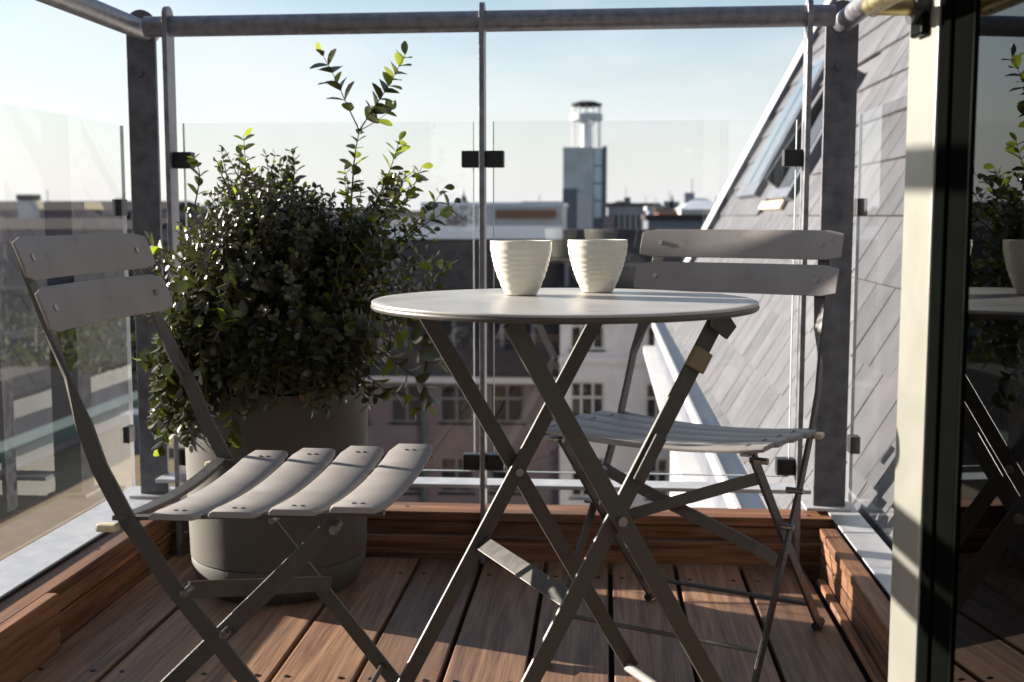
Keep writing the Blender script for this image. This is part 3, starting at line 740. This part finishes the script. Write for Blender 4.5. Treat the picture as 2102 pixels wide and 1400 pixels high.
# skylight and hatch
def roofbox(ya, yb, sa, sb, ha, hb): 
    m = MB(); m.prism([rp_(ya,sa,ha), rp_(yb,sa,ha), rp_(yb,sb,ha), rp_(ya,sb,ha)], RN*(hb-ha)); return m
M['skyglass'] = paint('skylight_glass', (0.1300, 0.1500, 0.1800), 0.06, 0, 0.02, 3, spec=1.0)  # pale blue base stands in for the reflected sky
kl = roofbox(8.75, 9.95, 1.18, 2.35, -.02, .06).build('skylight', M['lead'], rf)
roofbox(8.83, 9.32, 1.28, 2.27, .0605, .066).build('pane', M['skyglass'], kl); roofbox(9.38, 9.87, 1.28, 2.27, .0605, .066).build('pane', M['skyglass'], kl)
hk = roofbox(7.1, 8.0, 1.14, 1.95, -.02, .05).build('roof_window', M['lead'], rf)
roofbox(7.18, 7.92, 1.2, 1.88, .0505, .055).build('pane', M['skyglass'], hk)
MB().prism([rp_(7.62,1.2,.056), rp_(7.62,1.84,.056), rp_(7.62,1.86,.10), rp_(7.62,1.22,.15)], (0,.06,0)).build('black_sash', M['black'], hk)
roofbox(7.4, 8.4, 1.08, 1.135, .0, .02).build('sill_flashing', M['pad'], hk)

# ================================================================== town: buildings with windows
M['render'] = paint('grey_render', (0.62, 0.60, 0.63), 0.9, 0, 0.07, 0.8)
M['mauve'] = paint('mauve_brick', (0.155, 0.125, 0.135), 0.9, 0, 0.12, 1.5)
M['darkroof'] = paint('dark_roof_tiles', (0.055, 0.048, 0.048), 0.8, 0, 0.25, 1.2, spec=0.08)
M['brownroof'] = paint('brown_roof_tiles', (0.0375, 0.0300, 0.0275), 0.85, 0, 0.25, 1.0, spec=0.08)
M['stone'] = paint('pale_stone', (0.52, 0.51, 0.50), 0.85, 0, 0.08, 0.4)
M['winframe'] = paint('window_white', (0.5, 0.5, 0.5), 0.5, 0, 0.03, 3)
M['windull'] = paint('window_dull_paint', (0.16, 0.15, 0.155), 0.6, 0, 0.03, 3)
M['winglass'] = paint('window_dark_glass', (0.02, 0.022, 0.028), 0.08, 0, 0.1, 2, spec=0.6)
M['copper'] = paint('green_copper', (0.075, 0.105, 0.095), 0.7, 0, 0.15, 2, spec=0.08)
M['beige'] = paint('beige_roof_gravel', (0.17, 0.13, 0.08), 0.9, 0, 0.15, 6, spec=0.08)
M['brick'] = paint('orange_brick', (0.24, 0.13, 0.08), 0.9, 0, 0.12, 2)
M['concrete'] = paint('tower_concrete', (0.52, 0.545, 0.53), 0.85, 0, 0.16, 0.25)
M['zinc'] = paint('light_zinc', (0.62, 0.65, 0.70), 0.5, 0.1, 0.08, 0.5)
def bldg(name, label, loc, cat='building', group=None):
    return tag(empty(name, loc), label, cat, group)
def window(par, x0, x1, z0, z1, y, cols=2, rows=2, t=.09, fm=None):
    """casement in the plane y (facing -Y), local coordinates of par"""
    m = MB()
    m.box(x0, x0+t, y-.05, y+.02, z0, z1); m.box(x1-t, x1, y-.05, y+.02, z0, z1)
    m.box(x0+t, x1-t, y-.05, y+.02, z0, z0+t); m.box(x0+t, x1-t, y-.05, y+.02, z1-t, z1)
    for c in range(1, cols):
        xc = x0 + (x1-x0)*c/cols; m.box(xc-t*.55, xc+t*.55, y-.048, y+.018, z0+t, z1-t)
    zm = z0 + (z1-z0)*.62
    if rows > 1:
        for c in range(cols):
            a = x0 + t if c == 0 else x0+(x1-x0)*c/cols + t*.55; b2 = x1 - t if c == cols-1 else x0+(x1-x0)*(c+1)/cols - t*.55
            m.box(a, b2, y-.047, y+.017, zm-t*.55, zm+t*.55)
    w = m.build('window', fm or M['winframe'], par)
    MB().box(x0+.01, x1-.01, y+.03, y+.05, z0+.01, z1-.01).build('pane', M['winglass'], w)
    MB().box(x0-.08, x1+.08, y-.12, y-.0, z0-.10, z0-.005).build('sill', M['stone'], w)
    return w
def wall_with_holes(x0, x1, z0, z1, y, th, holes):
    """front wall facing -Y, holes = [(x0,x1,z0,z1)] on a grid"""
    xs = sorted({x0, x1, *[h[0] for h in holes], *[h[1] for h in holes]}); zs = sorted({z0, z1, *[h[2] for h in holes], *[h[3] for h in holes]})
    m = MB()
    for i in range(len(xs)-1):
        run = None
        for j in range(len(zs)-1):
            cx_, cz_ = (xs[i]+xs[i+1])/2, (zs[j]+zs[j+1])/2
            if any(h[0] < cx_ < h[1] and h[2] < cz_ < h[3] for h in holes):
                if run is not None: m.box(xs[i], xs[i+1], y, y+th, run, zs[j]); run = None
            elif run is None: run = zs[j]
        if run is not None: m.box(xs[i], xs[i+1], y, y+th, run, zs[-1])
    return m
# --- grey rendered house across the street, right part (plane Y=50)
YB = 50.0
def px2(x, y, Y=YB): p = at(x, y, Y); return p.x, p.z
xl, zeave = px2(1150, 636); xr, _ = px2(1409, 636)
fb = bldg('apartment_house', 'grey rendered apartment house with white casement windows below the tabletop', ((xl+xr)/2, YB, -19))
def loc_(x, z): return x - (xl+xr)/2, z + 19
wl = []
for (x0, y1, x1, y0, c, r_) in ((1170,718,1240,640,3,2),(1328,718,1371,640,2,2),(1170,870,1240,783,3,2),(1325,870,1371,786,2,2),(1172,1022,1241,938,3,2),(1327,1024,1371,940,2,2),(1388,1024,1402,940,1,2)):
    a, z1_ = px2(x0, y0); b2, z0_ = px2(x1, y1); a, z0l = loc_(a, z0_); b2, z1l = loc_(b2, z1_); wl.append((a, b2, z0l, z1l, c, r_))
extra = []
for (a, b2, z0_, z1_, c, r_) in wl[4:6]:
    for k in (1, 2): extra.append((a, b2, z0_-3.1*k, z1_-3.1*k, c, r_))
wl += extra
x0l, zel = loc_(xl, zeave); x1l, _ = loc_(xr, zeave)
wall_with_holes(x0l, x1l, 0, zel, 0, .35, [w[:4] for w in wl]).build('wall', M['render'], fb)
MB().box(x0l, x1l, .36, 9, 0, zel).build('wall_core', M['render'], fb)
for w in wl: window(fb, w[0], w[1], w[2], w[3], .12, w[4], w[5])
_, zs_ = px2(1205, 738); zs_ += 19
MB().box(x0l-.05, x1l+.05, -.14, -.002, zs_-.14, zs_+.14).build('string_course', M['render'], fb)
MB().box(x0l-.15, x1l+.1, -.4, -.003, zel-.25, zel+.05).build('cornice', M['stone'], fb)
_, zr = px2(1205, 470, 55); zr += 19
m = MB(); m.prism([Vector((x0l-.1,-.3,zel+.06)), Vector((x0l-.1,4.2,zr)), Vector((x0l-.1,9.3,zel+.06))], (x1l-x0l+.1,0,0)); rfo = m.build('roof', M['darkroof'], fb)
def dormer(par, x, z0, z1, w, y0, depth):
    d = MB().box(x-w/2, x+w/2, y0, y0+depth, z0, z1).build('dormer', M['lead'], par)
    MB().prism([Vector((x-w/2-.15,y0-.15,z1+.002)), Vector((x+w/2+.15,y0-.15,z1+.002)), Vector((x,y0-.15,z1+.5))], (0,depth+.3,0)).build('dormer_roof', M['darkroof'], d)
    MB().box(x-w/2+.18, x+w/2-.18, y0-.03, y0-.004, z0+.25, z1-.15).build('pane', M['winglass'], d)
dormer(fb, loc_(px2(1290, 540)[0], 0)[0], px2(0, 600, 51)[1]+19, px2(0, 535, 51)[1]+19, 1.5, .9, 3)
dormer(fb, loc_(px2(1195, 540)[0], 0)[0], px2(0, 600, 51)[1]+19, px2(0, 535, 51)[1]+19, 1.5, .9, 3)
MB().box(loc_(px2(1240,500)[0],0)[0], loc_(px2(1262,500)[0],0)[0], 4.0, 5.0, zr-1.2, zr+.6).build('chimney', M['mauve'], fb)

# --- mauve brick house, left part
xa, _ = px2(560, 780); zev = px2(900, 775)[1]
fb2 = bldg('apartment_house', 'mauve brick apartment house with dark mansard roof behind the planter', ((xa+xl)/2, YB+.6, -19))
w2 = []; cxm = (xa+xl)/2
for row, (yt, yb_) in enumerate(((788,868),(938,1012),(1090,1165))):
    for (x0, x1) in ((580,650),(690,760),(800,870),(902,972),(1006,1076)):
        a, z1_ = px2(x0, yt, YB+.6); b2, z0_ = px2(x1, yb_, YB+.6); w2.append((a-cxm, b2-cxm, z0_+19, z1_+19))
hw_ = (xl-xa)/2 - .02
wall_with_holes(-hw_, hw_, 0, zev+19, 0, .35, w2).build('wall', M['mauve'], fb2)
MB().box(-hw_, hw_, .36, 9, 0, zev+19).build('wall_core', M['mauve'], fb2)
for w in w2: window(fb2, *w, .12, 2, 2, .09, M['windull'])
zrt = px2(900, 470, 53)[1]+19
MB().prism([Vector((-hw_,-.3,zev+19.02)), Vector((-hw_,1.6,zrt-.5)), Vector((-hw_,4.5,zrt)), Vector((-hw_,9.3,zev+19.02))], (2*hw_,0,0)).build('roof', M['darkroof'], fb2)
MB().box(-hw_-.1, hw_+.0, -.45, -.003, zev+18.75, zev+19.0).build('cornice', M['stone'], fb2)
MB().box(-hw_-.05, hw_, 1.5, 2.3, zrt-.42, zrt+.12).build('roof_gutter', M['zinc'], fb2)
for xx in (620, 740, 860, 960, 1060):
    a = px2(xx, 700)[0]-cxm; dormer(fb2, a, zev+19.6, zev+22.0, 1.5, .1, 2.0)
MB().tube([(px2(866,900)[0]-cxm, -.10, 0), (px2(866,900)[0]-cxm, -.10, zev+18.7)], .12, 10).build('drainpipe', M['copper'], fb2)
for xx in (700, 905): 
    a = px2(xx, 460)[0]-cxm; MB().box(a-.45, a+.45, 4.2, 5.0, zrt-.6, zrt+.6).build('chimney', M['mauve'], fb2)

# --- white sunlit wing to the right of the grey house
xw = px2(1411, 800)[0]
wg = bldg('white_wing', 'sunlit white side wing just below the slate roof gutter', (xw, 39, -19))
MB().box(0, 9, -13, 10.9, 0, 17.2).build('wall', M['wing'], wg)
for k, yy in enumerate((-8.5, -1.5, 5.5)):
    MB().box(-.12, -.003, yy, yy+.7, 0, 17.1).build('pilaster', M['beige'], wg)
MB().box(-.35, 9.2, -13.2, 10.9, 17.21, 17.5).build('cornice', M['stone'], wg)
MB().prism([Vector((-.3,-13.2,17.51)), Vector((4.5,-13.2,20.0)), Vector((9.2,-13.2,17.51))], (0,24,0)).build('roof', M['zinc'], wg)

# --- generic block for the middle distance
def block(name, label, x0, x1, ytop, Y, depth, wallm, roofm, rooftype='flat', yeave=None, wins=0, group='far town houses', rows=1, zbase=-19):
    a, zt_ = px2(x0, ytop, Y); b2, _ = px2(x1, ytop, Y); ze = px2(x0, yeave, Y)[1] if yeave else zt_
    r = bldg(name, label, ((a+b2)/2, Y, zbase), 'building', group); h = (b2-a)/2
    MB().box(-h, h, 0, depth, 0, ze-zbase).build('wall', wallm, r)
    if rooftype == 'gable':
        MB().prism([Vector((-h-.2,-.3,ze-zbase+.01)), Vector((-h-.2,depth/2,zt_-zbase)), Vector((-h-.2,depth+.3,ze-zbase+.01))], (2*h+.4,0,0)).build('roof', roofm, r)
    elif rooftype == 'hip':
        k = min(h*.8, depth/2)
        MB().add([(-h-.2,-.3,ze-zbase+.01),(h+.2,-.3,ze-zbase+.01),(h+.2,depth,ze-zbase+.01),(-h-.2,depth,ze-zbase+.01),(-h+k,depth/2,zt_-zbase),(h-k,depth/2,zt_-zbase)],
                 [(0,1,5,4),(1,2,5),(2,3,4,5),(3,0,4),(0,3,2,1)]).build('roof', roofm, r)
    else:
        MB().box(-h-.2, h+.2, -.2, depth+.2, ze-zbase+.01, ze-zbase+.45).build('roof', roofm, r)
    rb = random.Random(int(x0)+int(Y))
    for k in range(2 if rooftype != 'hip' else 1):
        cx_ = rb.uniform(-h*.8, h*.8); zc_ = zt_-zbase
        MB().box(cx_-.5, cx_+.5, depth*.45, depth*.45+.9, zc_-1.0, zc_+rb.uniform(.2,.7)).build('chimney', M['lead'], r)
    cx_ = rb.uniform(-h*.7, h*.7); MB().tube([(cx_, depth*.5, zt_-zbase-.6), (cx_, depth*.5, zt_-zbase+rb.uniform(1.2,2.4))], .06, 6).build('aerial', M['lead'], r)
    if wins:
        for rr in range(rows):
            for k in range(wins):
                cx_ = -h + 2*h*(k+.5)/wins; wd_ = 2*h/wins*.24
                z1_ = ze-zbase-1.0-3.2*rr
                MB().box(cx_-wd_, cx_+wd_, -.06, -.004, z1_-1.7, z1_).build('window', M['winglass'], r)
    return r
b1 = block('office_block', 'long pale office block with orange brick strip left of the tower', 868, 1152, 424, 130, 18, M['stone'], M['zinc'], wins=0)
ba, bz = px2(1018, 431, 130); bb, bz2 = px2(1142, 448, 130); ob = b1.location
MB().box(ba-ob.x, bb-ob.x, -.35, -.02, bz2+19, bz+19).build('brick_strip', M['brick'], b1)
ba, bz = px2(1065, 413, 130); bb, _ = px2(1158, 413, 130)
MB().box(ba-ob.x, bb-ob.x, 3, 14, 19+px2(0,424,130)[1]+.5, bz+19).build('penthouse', M['darkroof'], b1)
for k in range(12):
    xx = -10+ (k+.5)*1.2
block('office_block', 'blue-grey office block right of the tower foot', 1248, 1352, 424, 150, 22, M['lead'], M['darkroof'], wins=9, rows=3)
block('office_block', 'narrow pale office end with light facade right of the tower', 1330, 1358, 432, 140, 8, M['zinc'], M['stone'], wins=2, rows=3)
block('roof_house', 'low dark-roofed house under the tower at right', 1250, 1300, 411, 180, 15, M['lead'], M['darkroof'], 'hip', 420)
block('roof_house', 'white-roofed house at the edge of the slate roof', 1398, 1500, 405, 120, 14, M['wing'], M['zinc'], 'hip', 430, wins=5)
block('roof_house', 'brown house with orange gable below the right spire', 1352, 1412, 424, 125, 12, M['brick'], M['brownroof'], 'gable', 437, wins=3)
block('roof_house', 'dark flat-roofed house below the white-roofed one', 1330, 1520, 452, 95, 12, M['lead'], M['darkroof'], wins=6)
block('roof_house', 'dark brown long roof behind the planter at mid distance', 560, 900, 432, 150, 18, M['stone'], M['brownroof'], 'gable', 445, wins=14)
block('roof_house', 'grey roofed house behind the bush, nearest the left corner post', 300, 560, 420, 160, 18, M['mauve'], M['lead'], 'gable', 436, wins=12)
block('roof_house', 'long grey-brown roofed house on the left skyline', -260, 330, 411, 150, 20, M['mauve'], M['brownroof'], 'gable', 432, wins=20, rows=2)
ll = block('roof_house', 'grey terrace row below the left skyline with dark tiles', -420, 300, 448, 90, 14, M['mauve'], M['brownroof'], 'gable', 470, wins=18, rows=2)
p = px2(36, 399, 148); q = px2(66, 399, 148)
chm = bldg('roof_tower', 'small square roof turret on the left skyline', ((p[0]+q[0])/2, 148, -19), 'turret')
hh = (q[0]-p[0])/2
MB().box(-hh, hh, 0, 2*hh, 0, p[1]+18.3).build('shaft', M['stone'], chm); MB().box(-hh*1.15, hh*1.15, -hh*.15, hh*2.15, p[1]+18.31, p[1]+19).build('cap', M['darkroof'], chm)

# --- tower
YT = 350.0
tx0, tz1 = px2(1156, 302, YT); tx1, _ = px2(1246, 302, YT); tcx = (tx0+tx1)/2; th_ = (tx1-tx0)/2
tw = bldg('office_tower', 'tall grey concrete tower with white lantern top on the skyline', (tcx, YT, -19), 'tower')
def tz(y): return px2(1200, y, YT)[1] + 19
MB().box(-th_, th_*.40, 0, 11, 0, tz(302)).build('shaft', M['concrete'], tw)
MB().box(th_*.80, th_, -.2, 11, 0, tz(300)).build('shaft_fin', M['lead'], tw)
MB().box(th_*.401, th_*.799, .6, 10.5, 0, tz(304)).build('stair_core', M['lead'], tw)
for k in range(4):
    a, c = tz(306+36*k), tz(306+36*k+33)
    MB().box(th_*.42, th_*.78, .2, .55, c, a).build('pane', paint('tower_pane', (0.55, 0.68, 0.70), 0.2, 0, .05, 1) if k == 0 else bpy.data.materials['tower_pane'], tw)
MB().box(-th_*1.0, -th_*.35, -2.5, -.05, 0, tz(388)).build('lift_annex', M['lead'], tw)
MB().box(-th_*.34, th_*.35, -3.0, -.05, 0, tz(397)).build('lift_annex', M['stone'], tw)
lx0 = px2(1172, 0, YT)[0]-tcx; lx1 = px2(1238, 0, YT)[0]-tcx; lc = (lx0+lx1)/2; lr = (lx1-lx0)/2
for k in range(12):
    a = 2*math.pi*k/12
    x, y = lc+lr*.88*math.cos(a), 5+lr*.88*math.sin(a)
    MB().tube([(x, y, tz(302)), (x, y, tz(214))], .16, 6).build('lantern_column', M['white'], tw)
MB().tube([(lc, 5, tz(302)), (lc, 5, tz(240))], 1.7, 12).build('lantern_core', M['zinc'], tw)
m = MB().lathe([(lr*.95, 0), (lr*1.02, .2), (lr*1.02, tz(232)-tz(246)), (lr*.95, tz(232)-tz(246)+.2), (lr*.9, .1), (lr*.95, 0)], 28, (lc, 5, tz(246))).build('lantern_ring', M['white'], tw)
MB().lathe([(0, 0), (lr*.95, .1), (lr*1.0, .8), (lr*.5, 1.5), (0, 1.7)], 28, (lc, 5, tz(216))).build('lantern_roof', M['darkroof'], tw)
# --- spires
def spire(label, x, ytop, ybase, Y, wpx, mat):
    cx_, zt_ = px2(x, ytop, Y); _, zb_ = px2(x, ybase, Y); w = wpx/FPX*Y
    r = bldg('church_spire', label, (cx_, Y, -19), 'spire', 'church spires on the skyline')
    MB().box(-w*.5, w*.5, -w*.5, w*.5, 0, zb_+19).build('church_tower', M['brick'], r)
    MB().lathe([(w*.75, 0), (w*.62, (zt_-zb_)*.18), (w*.28, (zt_-zb_)*.33), (w*.33, (zt_-zb_)*.42), (w*.13, (zt_-zb_)*.6), (w*.05, (zt_-zb_)*.85), (0, zt_-zb_)], 12, (0,0,zb_+19)).build('steeple', mat, r)
spire('dark church spire left of the middle railing post', 951, 384, 424, 300, 22, M['lead'])
spire('slim green church spire left of the slate roof', 1380, 397, 430, 320, 18, M['copper'])

# ================================================================== left side: low roof, wall, trees
lw = bldg('low_house', 'low house with sunlit beige flat roof and green copper gutter seen through left glass', (-7.6, 9, -19))
MB().box(-.0, 2.6, 0, 10, 0, 16.55).build('flat_roof', M['beige'], lw)
MB().box(2.61, 2.75, 0, 10.3, 0, 16.6).build('parapet', M['render'], lw)
MB().box(-3.2, -.02, 0, 12, 0, 16.65).build('upper_wall', M['mauve'], lw)
MB().box(-.35, .02, -.1, 12.1, 16.66, 16.86).build('gutter', M['copper'], lw)
MB().prism([Vector((-.36,0,16.66)), Vector((-3.2,0,16.66)), Vector((-3.2,0,17.1)), Vector((-2.4,0,17.1))], (0,12,0)).build('roof', M['brownroof'], lw)
MB().box(.9, 1.3, 7.0, 7.5, 16.555, 17.1).build('vent', M['lead'], lw)
dk = bldg('courtyard_house', 'dark brown roofed courtyard house behind the left chair', (-16, 34, -19))
MB().box(-10, 7, 0, 9, 0, 15.6).build('wall', M['mauve'], dk)
MB().prism([Vector((-10.2,-.3,15.61)), Vector((-10.2,4.5,19.0)), Vector((-10.2,9.3,15.61))], (17.4,0,0)).build('roof', M['darkroof'], dk)
for k in range(5): dormer(dk, -8+3.3*k, 16.2, 17.8, 1.3, .4, 2.5)
for k in range(6):
    for rr in range(2): window(dk, -9.2+2.8*k, -8.0+2.8*k, 12.6-3.1*rr, 14.4-3.1*rr, -.06, 2, 2, .09, M['windull'])
# trees in the courtyard
M['treeleaf'] = leaf_mat('tree_leaf', (0.016, 0.022, 0.009), (0.05, 0.06, 0.012), 0.2, 0.85)
M['autumn'] = leaf_mat('autumn_leaf', (0.035, 0.032, 0.011), (0.1, 0.085, 0.018), 0.25, 0.85)
def tree(label, loc, h, r, mat, seed, nleaf=2600):
    rd = random.Random(seed); t = empty('courtyard_tree', loc); tag(t, label, 'tree', 'courtyard trees')
    tr = MB(); tr.tube([(0,0,0), (.1,.05,h*.4), (0,.1,h*.7), (.05,0,h*.92)], [.28,.2,.12,.04], 8)
    cl = []
    for k in range(16):
        a = rd.uniform(0, 6.28); hh_ = rd.uniform(.45, .95)*h; rr = r*rd.uniform(.35, .85)*(1.25-abs(hh_/h-.7)*1.6)
        e = Vector((math.cos(a)*rr, math.sin(a)*rr, hh_)); tr.tube([(0,.05,hh_*.72), e*.6+Vector((0,0,hh_*.36)), e], [.07,.04,.015], 5); cl.append(e)
    tr.build('trunk', M['bark'], t, smooth=True)
    m = MB()
    for k in range(nleaf):
        c = rd.choice(cl); p = c + Vector((rd.gauss(0,1), rd.gauss(0,1), rd.gauss(0,.8)))*r*.22
        a = Vector((rd.uniform(-1,1), rd.uniform(-1,1), rd.uniform(-1,1))).normalized(); b_ = a.orthogonal().normalized(); s_ = rd.uniform(.06,.13)
        m.add([p-a*s_, p+b_*s_*.55, p+a*s_, p-b_*s_*.55], [(0,1,2,3)])
    m.build('crown', mat, t)['kind'] = 'stuff'
tree('green tree seen through the left glass beside the left chair', (-10.4, 23.0, -19), 18.2, 2.6, M['treeleaf'], 3)
tree('yellowing tree at the far left edge, behind the left glass', (-12.6, 24.5, -19), 17.6, 2.3, M['autumn'], 4)
tree('dark green tree nearest the courtyard house', (-14.2, 29.0, -19), 18.6, 2.6, M['treeleaf'], 5)
tree('low yellow-green tree beside the low beige house', (-3.4, 14.0, -19), 14.6, 2.0, M['autumn'], 6, 1800)
